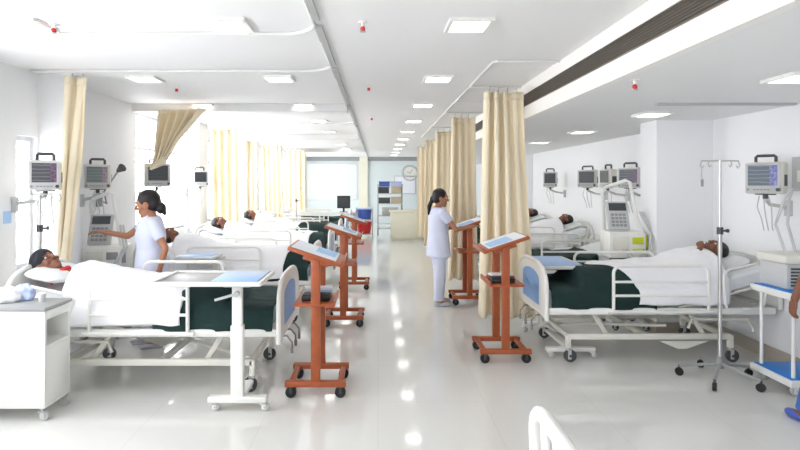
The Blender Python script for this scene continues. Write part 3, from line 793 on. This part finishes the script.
t=thing('paper_stack','folders on the shelf of the lectern in front of the large curtain','folders',(1.2,5.2,.722),.1)
for k,(w,h) in enumerate(((.24,.13),(.22,.12))): MB().box((0.004*k,0,.012+.022*k),(w,h,.02),Matrix.Rotation(.05*k,3,'Z'),.003).build('folder',[M['redplastic'],M['paper']][k],t)

# ------------------------------------------------------------------ overbed tables
def overbed(label,loc,rz,w,d,z,post,base_y,pad,leg_x,lever=True):
    """local x along the top's width, y depth. post (x,y); base bars along y at x=leg_x"""
    t=thing('overbed_table',label,'overbed table',loc,rz,'overbed tables')
    MB().b2(-w/2,w/2,-d/2,d/2,z-.035,z-.012,.006).build('table_top',M['tray'],t)
    r=MB(); e=.018
    r.b2(-w/2-.004,w/2+.004,-d/2-.004,-d/2+e,z-.032,z,.005).b2(-w/2-.004,w/2+.004,d/2-e,d/2+.004,z-.032,z,.005).b2(-w/2-.004,-w/2+e,-d/2+e,d/2-e,z-.032,z,.004).b2(w/2-e,w/2+.004,-d/2+e,d/2-e,z-.032,z,.004)
    r.build('rim',M['white'],t)
    MB().b2(pad[0],pad[1],-d/2+.022,d/2-.022,z-.013,z+.004,.003).build('writing_pad',M['blue'],t)
    px,py=post
    MB().b2(px-.045,px+.045,py-.03,py+.03,.09,.62,.006).b2(px-.036,px+.036,py-.022,py+.022,.62,z-.035,.004).build('post',M['white'],t)
    MB().b2(px-.1,px+.1,min(py,0)-.02,max(py,0)+.05,z-.055,z-.036,.004).build('top_bracket',M['lgrey'],t)
    if lever: MB().tube([(px,py-.03,z-.10),(px-.06,py-.05,z-.115),(px-.15,py-.05,z-.14)],.01,8).cyl((px,py-.045,z-.10),(px,py-.02,z-.10),.022,n=12).build('height_lever',M['lgrey'],t)
    return t
# left table: foot bar across the front, top over the near bed
t=overbed('white overbed table with grey tray and blue pad over the nearest window-side bed',(-1.22,3.99,0),0,.78,.50,.95,(.20,-.14),0,(.03,.365),0)
MB().b2(-.01,.41,-.175,-.105,.062,.105,.008).build('foot_bar',M['white'],t); MB().b2(.16,.24,-.105,.42,.066,.098,.006).build('foot_bar',M['white'],t)
for (x,y) in ((.02,-.14),(.38,-.14),(.2,.40)):
    caster(t,x,y,.027,'lgrey','white',.07)
# right table: stands on the far side, feet reaching under the bed towards us
t=overbed('white overbed table with blue pad over the foot of the nearest right-hand bed',(1.82,5.52,0),0,.42,.72,.84,(.0,.385),0,(-.18,.18),0,False)
MB().b2(-.2,.2,.355,.42,.062,.105,.008).build('foot_bar',M['white'],t)
MB().b2(-.23,.23,-.535,-.47,.062,.1,.008).build('foot_bar',M['white'],t); MB().b2(-.04,.04,-.47,.355,.064,.096,.006).build('foot_bar',M['white'],t)
for x in (-.2,.2):
    caster(t,x,-.5,.027,'lgrey','white',.07); caster(t,x,.38,.027,'lgrey','white',.07)
t=overbed('overbed table with blue pad standing between the nurse and the second window-side bed',(-2.02,5.98,0),0,.42,.34,.84,(.16,.1),0,(-.18,.18),0,False)
MB().b2(-.18,.2,.07,.13,.062,.1,.008).build('foot_bar',M['white'],t)
for x in (-.15,.17): caster(t,x,.1,.027,'lgrey','white',.07)

# ------------------------------------------------------------------ bedside cabinet, bottom left
t=thing('bedside_cabinet','white wheeled bedside cabinet with grey top at the bottom left','cabinet',(-2.55,3.82,0))
x0,x1,y0,y1=-.26,.25,-.16,.14
c=MB().b2(x0,x1,y0,y0+.02,.09,.765,.003).b2(x0,x1,y1-.02,y1,.09,.765,.003).b2(x0,x0+.02,y0+.02,y1-.02,.09,.765).b2(x0+.02,x1-.002,y0+.02,y1-.02,.09,.11).b2(x0+.02,x1-.002,y0+.02,y1-.02,.50,.52).b2(x0+.02,x1-.002,y0+.02,y1-.02,.70,.765)
c.build('carcass',M['white'],t)
MB().b2(x1-.018,x1,y0+.021,y1-.021,.112,.498,.003).build('door',M['white'],t)
MB().b2(x0-.01,x1+.012,y0-.015,y1+.01,.765,.79,.004).build('cabinet_top',M['grey'],t)
MB().b2(x1-.02,x1+.004,y0+.02,y1-.02,.702,.76,.003).build('drawer',M['white'],t)
for (x,y) in ((x0+.04,y0+.03),(x1-.04,y0+.03),(x0+.04,y1-.03),(x1-.04,y1-.03)): caster(t,x,y,.032,'lgrey','lgrey',.095)
def crumple(name,m,loc,r,label,cat,seed):
    mb=MB()
    mb.ell((0,0,0),(1,1,1),None,24,14)
    for v in mb.bm.verts:
        n_=1+.28*noise.noise(v.co*2.2+V((seed,0,0)))+.12*noise.noise(v.co*5+V((0,seed,0))); v.co=V((v.co.x*r[0]*n_,v.co.y*r[1]*n_,max(-.0,(v.co.z*n_+.55))*r[2]))
    o=mb.build(name,m,None,180); o.location=loc; return tag(o,label,cat)
crumple('towel',M['sheet'],(-2.69,3.84,.79),(.10,.08,.07),'crumpled white towel on the bedside cabinet top','towel',1)
crumple('towel',M['gown'],(-2.60,3.89,.79),(.075,.04,.075),'crumpled pale blue cloth on the bedside cabinet behind the white towel','cloth',4)
t=thing('water_glass','small clear-grey cup on the bedside cabinet corner','cup',(-2.44,3.85,.79))
MB().cyl((0,0,0),(0,0,.055),.022,.026,16).build('cup_body',M['lgrey'],t); MB().cyl((0,0,.055),(0,0,.062),.028,n=16).build('lid',M['white'],t)

# ------------------------------------------------------------------ IV pole
def iv_pole(label,loc,h,rz=0,legs=5,R=.3):
    t=thing('drip_stand',label,'drip stand',loc,rz,'drip stands')
    MB().cyl((0,0,.12),(0,0,1.25),.0165).build('pole',M['steel'],t); MB().cyl((0,0,1.25),(0,0,h),.010).build('inner_pole',M['steel'],t)
    MB().cyl((0,0,1.22),(0,0,1.28),.024).cyl((.02,0,1.25),(.055,0,1.25),.009).cyl((.055,0,1.25),(.07,0,1.25),.016).build('clamp',M['dgrey'],t)
    MB().cyl((0,0,.1),(0,0,.2),.03,.022).build('hub',M['grey'],t)
    k=MB().tube([(-.155,0,h-.01),(.155,0,h-.01)],.006,8)
    for s in (-1,1):
        k.tube([(s*.155,0,h-.01),(s*.165,0,h-.05),(s*.15,0,h-.07),(s*.135,0,h-.05)],.005,6); k.tube([(s*.09,0,h-.01),(s*.10,0,h-.045),(s*.085,0,h-.06),(s*.075,0,h-.045)],.005,6)
    k.build('hook',M['steel'],t)
    for i in range(legs):
        a=2*PI*i/legs+.25; d=V((math.cos(a),math.sin(a),0))
        MB().tube([d*.015+V((0,0,.14)),d*R*.6+V((0,0,.105)),d*R+V((0,0,.085))],.013,8).build('leg',M['grey'],t)
        c=MB().cyl(d*R+V((0,0,.05)),d*R+V((0,0,.09)),.01,n=8).build('caster',M['dgrey'],t); n_=V((-d.y,d.x,0))
        MB().cyl(d*R+V((0,0,.033))-n_*.014,d*R+V((0,0,.033))+n_*.014,.033,n=14).build('wheel',M['black'],c)
    return t
p=iv_pole('steel drip stand with hooks beside the nearest right-hand bed',(2.865,4.44,0),1.845)
MB().tube([(-.15,0,1.78),(-.155,0,1.72),(-.15,.0,1.68)],.004,6).build('drip_line',M['lgrey'],p); MB().cyl((-.15,0,1.62),(-.15,0,1.68),.011,n=10).build('drip_chamber',M['grey'],p)
iv_pole('thin drip stand standing behind the patient in the dark cap, by the window',(-2.98,4.67,0),1.56,.3,5,.2)
iv_pole('drip stand beside the far window-side beds',(-1.85,12.0,0),1.55,.2,5,.25)

# ------------------------------------------------------------------ monitors (local -y = screen side)
def monitor(label,loc,face,scr,w=.27,h=.26,d=.13,wall=None,armlabel=None,base=None):
    rz=math.atan2(face[0],-face[1])   # local -y points along face
    t=thing('patient_monitor',label,'monitor',loc,rz,'bedside monitors')
    MB().b2(-w/2,w/2,-d*.4,d*.6,-h/2,h/2,.018).build('housing',M['ivory'],t)
    MB().b2(-w/2+.012,w/2-.012,-d*.4-.008,-d*.4+.002,-h/2+.012,h/2-.012,.006).build('bezel',M['lgrey'],t)
    MB().b2(-w*.39,w*.37,-d*.4-.011,-d*.4-.006,-h*.24,h*.4).build('screen',scr,t)
    MB().cyl((w*.39,-d*.4-.026,-h*.37),(w*.39,-d*.4-.006,-h*.37),.015,n=14).build('dial',M['dgrey'],t)
    kb=MB()
    for k in range(5): kb.b2(-w*.25+k*.026,-w*.25+k*.026+.02,-d*.4-.012,-d*.4-.006,-h*.39,-h*.35)
    kb.build('button_row',M['grey'],t)
    MB().cyl((-w*.39,-d*.4-.010,-h*.37),(-w*.39,-d*.4-.004,-h*.37),.011,n=12).build('power_button',M['grey'],t)
    MB().tube([(-w*.26,.01,h/2-.01),(-w*.26,.01,h/2+.045),(-w*.22,.01,h/2+.058),(w*.22,.01,h/2+.058),(w*.26,.01,h/2+.045),(w*.26,.01,h/2-.01)],.013,8).build('handle',M['dgrey'],t)
    MB().b2(w/2-.003,w/2+.004,-.02,.05,-h*.25,h*.1,.003).build('side_slot',M['dgrey'],t)
    if wall is not None:
        a=thing('monitor_wall_arm',armlabel,'wall arm',(loc[0],loc[1],loc[2]-h/2),0,'monitor wall arms')
        dx=wall-loc[0]; s=1 if dx>0 else -1
        MB().cyl((0,0,-.045),(0,0,-.003),.02).box((0,0,-.006),(.12,.1,.008),None,.002).build('swivel',M['dgrey'],a)
        MB().tube([(0,0,-.05),(dx*.5,.10,-.10),(dx-s*.03,.02,-.12)],.017,8).build('arm',M['lgrey'],a)
        MB().b2(min(dx-s*.03,dx),max(dx-s*.03,dx),-.02,.05,-.2,-.06,.004).build('wall_plate',M['lgrey'],a)
        cb=MB()
        for j in range(3):
            o=(j-1)*.04
            cb.tube([(o,.02,-.02),(o*1.6-.01,.0,-.12),(o*1.2+.02,.01,-.22-.04*j),(o+s*.05,.03,-.33)],.005,6)
        cb.build('cable',M['lgrey'],a); 
    return t
monitor('bedside monitor with grey-purple screen, leftmost, above the patient in the dark cap',(-3.0,4.78,1.72),(.45,-.9),M['screenA'],.25,.27,.13,XL,'pale wall arm carrying the leftmost monitor')
monitor('bedside monitor with greenish screen, just right of the nearest window-side curtain',(-3.1,5.86,1.72),(.45,-.9),M['screenB'],.27,.27,.13,XL,'pale wall arm carrying the monitor beside the nearest window-side curtain')
monitor('dark-screened monitor under the diagonally swept curtain',(-3.05,7.3,1.76),(.62,-.78),M['screenD'],.34,.32,.2,XL,'wall arm under the swept curtain, carrying a dark-screened monitor')
monitor('small dark-screened monitor by the windows, deepest on the window side',(-3.04,9.05,1.73),(.55,-.85),M['screenD'],.26,.26,.13,XL,'wall arm carrying the deepest window-side monitor')
monitor('large bedside monitor with blue screen on the right wall behind the drip stand',(3.45,4.72,1.695),(-.80,-.60),M['screenC'],.29,.28,.14,XR,'wall arm carrying the large right-hand monitor')
monitor('monitor seen edge-on above the right-hand ventilator, nearest the column',(3.33,7.0,1.72),(-.7,-.7),M['screenA'],.3,.27,.13,XR,'wall arm carrying the monitor nearest the column')
monitor('narrow side-on monitor just left of the one nearest the column',(3.36,7.75,1.72),(-.95,-.2),M['screenD'],.26,.27,.12,XR,'wall arm carrying the side-on monitor')
monitor('black-screened monitor in the middle of the right wall row',(3.36,8.5,1.72),(-.55,-.83),M['screenD'],.30,.28,.13,XR,'wall arm carrying the black-screened monitor in the middle of the row')
monitor('small monitor deepest in the right wall row, close to the large curtain',(3.38,10.4,1.72),(-.35,-.93),M['screenD'],.27,.3,.13,XR,'wall arm carrying the deepest right-wall monitor')

# ------------------------------------------------------------------ ventilators
def ventilator(label,loc,rz,accent,z=0.62):
    """wheeled machine: base, column, body, tilted panel, folding arm (local -y front)"""
    t=thing('ventilator',label,'ventilator',loc,rz,'ventilators')
    b=MB(); b.b2(-.2,.2,-.03,.03,.07,.11,.006); b.b2(-.19,-.14,-.24,.24,.07,.105,.006); b.b2(.14,.19,-.24,.24,.07,.105,.006); b.build('base',M['lgrey'],t)
    for x in (-.165,.165):
        for y in (-.21,.21): caster(t,x,y,.034,'dgrey','lgrey',.08)
    MB().b2(-.05,.05,-.04,.06,.1,z,.01).b2(-.11,.11,-.1,.12,.36,z-.03,.01).build('column',M['dgrey'],t)
    MB().b2(-.2,.2,-.17,.17,z,z+.30,.02).build('body',M['white'],t)
    MB().b2(-.16,.02,-.178,-.168,z+.06,z+.25,.004).build('front_panel',M['ivory'],t)
    for k in range(3): MB().cyl((.07+.045*k,-.2,z+.09),(.07+.045*k,-.165,z+.09),.018,n=14).build('knob',M[accent],t)
    MB().b2(.05,.17,-.176,-.168,z+.16,z+.24,.003).build('gauge',M['lime'] if accent=='lime' else M['grey'],t)
    R=Matrix.Rotation(-.35,3,'X')
    MB().box((-.06,-.02,z+.47),(.24,.05,.34),R,.015).build('display_unit',M['lgrey'],t)
    d=kids(t)[-1]
    MB().box(V((-.06,-.02,z+.47))+R@V((0,-.028,.1)),(.19,.006,.09),R).build('screen',M['screenD'],d)
    kb=MB()
    for r_ in range(4):
        for c_ in range(4): kb.box(V((-.06,-.02,z+.47))+R@V((-.065+.043*c_,-.028,-.12+.042*r_)),(.032,.006,.026),R)
    kb.build('keypad',M['grey'],d)
    MB().tube([(-.17,.1,z+.28),(-.2,.08,z+.74),(-.17,.05,z+.80),(.03,-.02,z+.88),(.07,-.03,z+.86),(.14,-.06,z+.45),(.2,-.12,z+.2)],.02,10).build('circuit_arm',M['white'],t)
    for (a,o) in ((0,.0),(1,.03)):
        MB().tube([(-.05+o,-.18,z+.1),(.02+o,-.3,z+.0),(.18+o,-.32,z+.12),(.24+o,-.2,z+.3),(.16+o,-.08,z+.52)],.012,8).build('hose',M['lgrey'],t)
    MB().cyl((.2,-.12,z+.12),(.2,-.12,z+.26),.03,n=12).build('water_trap',M['grey'] if accent!='lime' else M['lime'],t)
    return t
ventilator('white ventilator with keypad panel and folding arm, at the reaching nurse\'s hand',(-2.92,5.42,0),.25,'grey',.72) if False else None
V1=ventilator('white ventilator with keypad panel and white folding arm, under the nurse\'s outstretched hand',(-2.97,5.82,0),.12,'grey',.67)
V2=ventilator('white ventilator with lime green knobs between the two nearest right-hand beds',(2.83,6.14,0),-.1,'lime',.80)

# wall examination lamp beside the second monitor
t=thing('examination_lamp','thin-armed dark examination lamp on the window-side wall','lamp',(XL,6.25,1.45))
MB().b2(0,.03,-.05,.05,-.08,.08,.004).build('wall_bracket',M['grey'],t)
MB().tube([(.02,0,0),(.14,-.08,-.04),(.10,-.06,.1),(.28,-.06,.36)],.010,8).build('lamp_arm',M['grey'],t)
MB().cyl((.26,-.06,.34),(.33,-.09,.38),.02,.05,14).build('lamp_head',M['dgrey'],t)

# ------------------------------------------------------------------ blue trolley at right edge with its machine
t=thing('equipment_trolley','white trolley with two bright blue shelves at the right edge','trolley',(3.42,4.28,0))
for z,nm in ((.80,'shelf'),(.13,'shelf')):
    s=MB().b2(-.25,.24,-.22,.22,z-.03,z,.006).b2(-.258,.248,-.228,-.21,z-.05,z-.001,.003).b2(-.258,.248,.21,.228,z-.05,z-.001,.003).b2(-.258,-.245,-.21,.21,z-.05,z-.001,.003).build('shelf',M['white'],t)
    MB().b2(-.24,.235,-.205,.205,z,z+.008,.002).build('shelf_mat',M['strongblue'],s)
for x in (-.2,.2):
    for y in (-.17,.17):
        MB().cyl((x,y,.1),(x,y,.78),.014,n=10).build('leg',M['white'],t); caster(t,x,y,.038,'lgrey','white',.085)
t=thing('breathing_machine','off-white breathing machine with dark grille on the blue trolley top','machine',(3.385,4.33,.808))
MB().b2(-.16,.18,-.15,.15,0,.2,.012).build('case',M['lgrey'],t); MB().b2(-.18,.2,-.17,.17,.2,.27,.02).build('hood',M['ivory'],t)
gl=MB()
for k in range(6): gl.b2(-.13,.15,-.156,-.148,.025+.026*k,.04+.026*k)
gl.build('front_grille',M['dgrey'],t)
MB().tube([(-.05,0,.26),(-.1,.05,.5),(-.0,.1,.68),(.08,.12,.8)],.011,8).tube([(.03,0,.26),(.0,.05,.5),(.05,.1,.7),(.1,.13,.8)],.011,8).build('hose',M['lgrey'],t)
MB().cyl((-.03,-.175,.235),(-.03,-.168,.235),.02).build('badge',M['grey'],t)

t=thing('switch_panel','flat pale grey service panel on the right wall beside the large monitor','panel',(XR,4.3,1.6))
MB().b2(-.03,0,-.38,.38,-.02,.28,.008).build('panel_body',M['lgrey'],t)
for k in range(4): MB().b2(-.036,-.03,-.3+.17*k,-.2+.17*k,.06,.16,.002).build('socket',M['white'],t)

t=thing('wall_sign','small pale card with blue print on the window-side wall, far left','sign',(XL,4.72,1.35))
MB().b2(0,.006,-.1,.08,-.11,.11).build('sign_card',M['paper'],t); MB().b2(.006,.008,-.06,.04,-.06,.05).build('blue_print',M['bluepaper'],t)

# ------------------------------------------------------------------ white plastic chair, foreground
t=thing('plastic_chair','white slatted plastic chair back rising into the bottom edge of view','chair',(.78,1.56,0))
W=.235; zt=.905; bx=-.25
def cp(y,z): return (bx+.10*max(0,(.45-z))/.45*0+(-.02)*(z-.45)/.45*1.0+.02,y,z)
prof=[cp(W,.42)]+[cp(W,.80)]+[(cp(0,0)[0]*0+cp(W-.1+.1*math.cos(a*PI/12),zt-.1+.1*math.sin(a*PI/12))[0],W-.1+.1*math.cos(a*PI/12),zt-.1+.1*math.sin(a*PI/12)) for a in range(0,7)]
prof+= [(p[0],-p[1],p[2]) for p in reversed(prof)]
MB().tube(prof,.024,12).build('back_frame',M['white'],t)
for y in (-.13,-.01,.11): MB().box((bx+.004,y,.665),(.014,.06,.47),Matrix.Rotation(-.04,3,'Y'),.004).build('back_slat',M['white'],t)
MB().b2(bx,.2,-.23,.23,.415,.44,.012).build('seat',M['white'],t)
for (x,y) in ((bx+.02,-.2),(bx+.02,.2),(.17,-.2),(.17,.2)): MB().cyl((x,y,.42),(x+(.04 if x>0 else -.03),y*1.1,0),.024,.017,10).build('leg',M['white'],t)

# ------------------------------------------------------------------ far nursing station
t=thing('nurse_counter','cream box counter at the far end of the aisle','counter',(.83,15.6,0))
MB().b2(-.46,.5,-.3,.3,.06,.8,.006).b2(-.42,.46,-.26,.26,0,.06).build('counter_body',M['cream_paint'],t); MB().b2(-.5,.53,-.33,.33,.8,.84,.006).build('counter_top',M['cream_paint'],t)
t=thing('storage_rack','metal storage rack behind the far cream counter','rack',(.38,16.9,0))
for x in (-.38,.38):
    for y in (-.2,.2): MB().b2(x-.015,x+.015,y-.015,y+.015,0,1.62).build('upright',M['grey'],t)
for z in (.2,.6,.98,1.3): MB().b2(-.395,.395,-.215,.215,z,z+.025).build('shelf',M['lgrey'],t)
boxes=[(-.2,1.325,.34,.2,'dgrey','black carton on the rack top shelf, left'),(.2,1.325,.3,.22,'beigebox','beige carton on the rack top shelf, right'),(-.18,1.005,.36,.18,'dgrey','dark box on the rack middle shelf, left'),(.2,1.005,.32,.2,'beigebox','beige box on the rack middle shelf, right'),(0,.625,.5,.24,'lgrey','grey box on the rack lower shelf')]
for (x,z,w,h,m,l) in boxes:
    b=thing('storage_box',l,'box',(.38+x,16.9,z),0,'boxes on the storage rack')
    MB().b2(-w/2,w/2,-.16,.16,0,h*.8,.008).build('box_body',M[m],b); MB().b2(-w/2-.006,w/2+.006,-.165,.165,h*.8,h,.006).build('lid',M[m],b)
for (x,l,m) in ((-.18,'left','bluebin'),(.2,'right','gown')):
    b=thing('storage_box','blue crate on top of the far rack, '+l+' one','box',(.38+x,16.88,1.535),0,'boxes on the storage rack')
    MB().b2(-.17,.17,-.14,.14,0,.14,.01).build('box_body',M[m],b); MB().b2(-.18,.18,-.15,.15,.14,.165,.005).build('lid',M[m],b)
t=thing('waste_trolley','trolley holding a blue bin above a red bin, far end of the aisle','trolley',(-.42,16.3,0))
for x in (-.25,.25):
    for y in (-.2,.2): MB().cyl((x,y,.0),(x,y,.9),.015,n=8).build('upright',M['steel'],t)
MB().b2(-.26,.26,-.21,.21,.52,.54).b2(-.26,.26,-.21,.21,.08,.1).build('shelf',M['lgrey'],t)
t=thing('bin','blue plastic bin, upper one on the far trolley','bin',(-.42,16.3,.54))
MB().loft([((0,0,0),(.2,0,0),(0,.15,0)),((0,0,.3),(.23,0,0),(0,.18,0))],20).build('bin_body',M['bluebin'],t); MB().b2(-.235,.235,-.18,.18,.3,.34,.012).build('lid',M['gown'],t)
t=thing('bin','red plastic bin, lower one on the far trolley','bin',(-.42,16.3,.1))
MB().loft([((0,0,0),(.19,0,0),(0,.15,0)),((0,0,.32),(.22,0,0),(0,.18,0))],20).build('bin_body',M['redplastic'],t); MB().b2(-.225,.225,-.18,.18,.32,.36,.012).build('lid',M['redplastic'],t)
t=thing('computer_screen','black-backed computer screen on the far desk left of the bins','computer screen',(-1.05,16.2,.76))
MB().b2(-.2,.2,-.03,.03,.12,.5,.01).build('casing',M['black'],t); MB().b2(-.17,.17,-.036,-.03,.16,.46).build('screen',M['screenD'],t); MB().cyl((0,.0,.01),(0,0,.14),.03).b2(-.12,.12,-.08,.08,0,.015).build('stand',M['black'],t)
t=thing('desk','white desk at the far end carrying the computer screen','desk',(-1.3,16.3,0))
MB().b2(-.7,.6,-.35,.35,.73,.76,.004).build('desk_top',M['white'],t)
for (x,y) in ((-.66,-.3),(-.66,.3),(.56,-.3),(.56,.3)): MB().b2(x-.025,x+.025,y-.025,y+.025,0,.73).build('leg',M['lgrey'],t)

# ------------------------------------------------------------------ world, camera
w=bpy.data.worlds.new('World'); SC.world=w; w.use_nodes=True
w.node_tree.nodes['Background'].inputs['Color'].default_value=(.9,.95,1,1); w.node_tree.nodes['Background'].inputs['Strength'].default_value=1
cam=bpy.data.cameras.new('Camera'); co=bpy.data.objects.new('Camera',cam); COL.objects.link(co)
co.location=(0,0,1.65); co.rotation_euler=(PI/2,0,0)
cam.sensor_fit='HORIZONTAL'; cam.sensor_width=36; cam.lens=36*530/800
cam.shift_x=22/800; cam.shift_y=-42/800; cam.clip_start=.05; cam.clip_end=100
SC.camera=co
vs=SC.view_settings; vs.view_transform='Standard'; vs.look='None'; vs.gamma=1; vs.use_curve_mapping=False
vs.exposure=0.47
SC.cycles.max_bounces=8; SC.cycles.diffuse_bounces=6
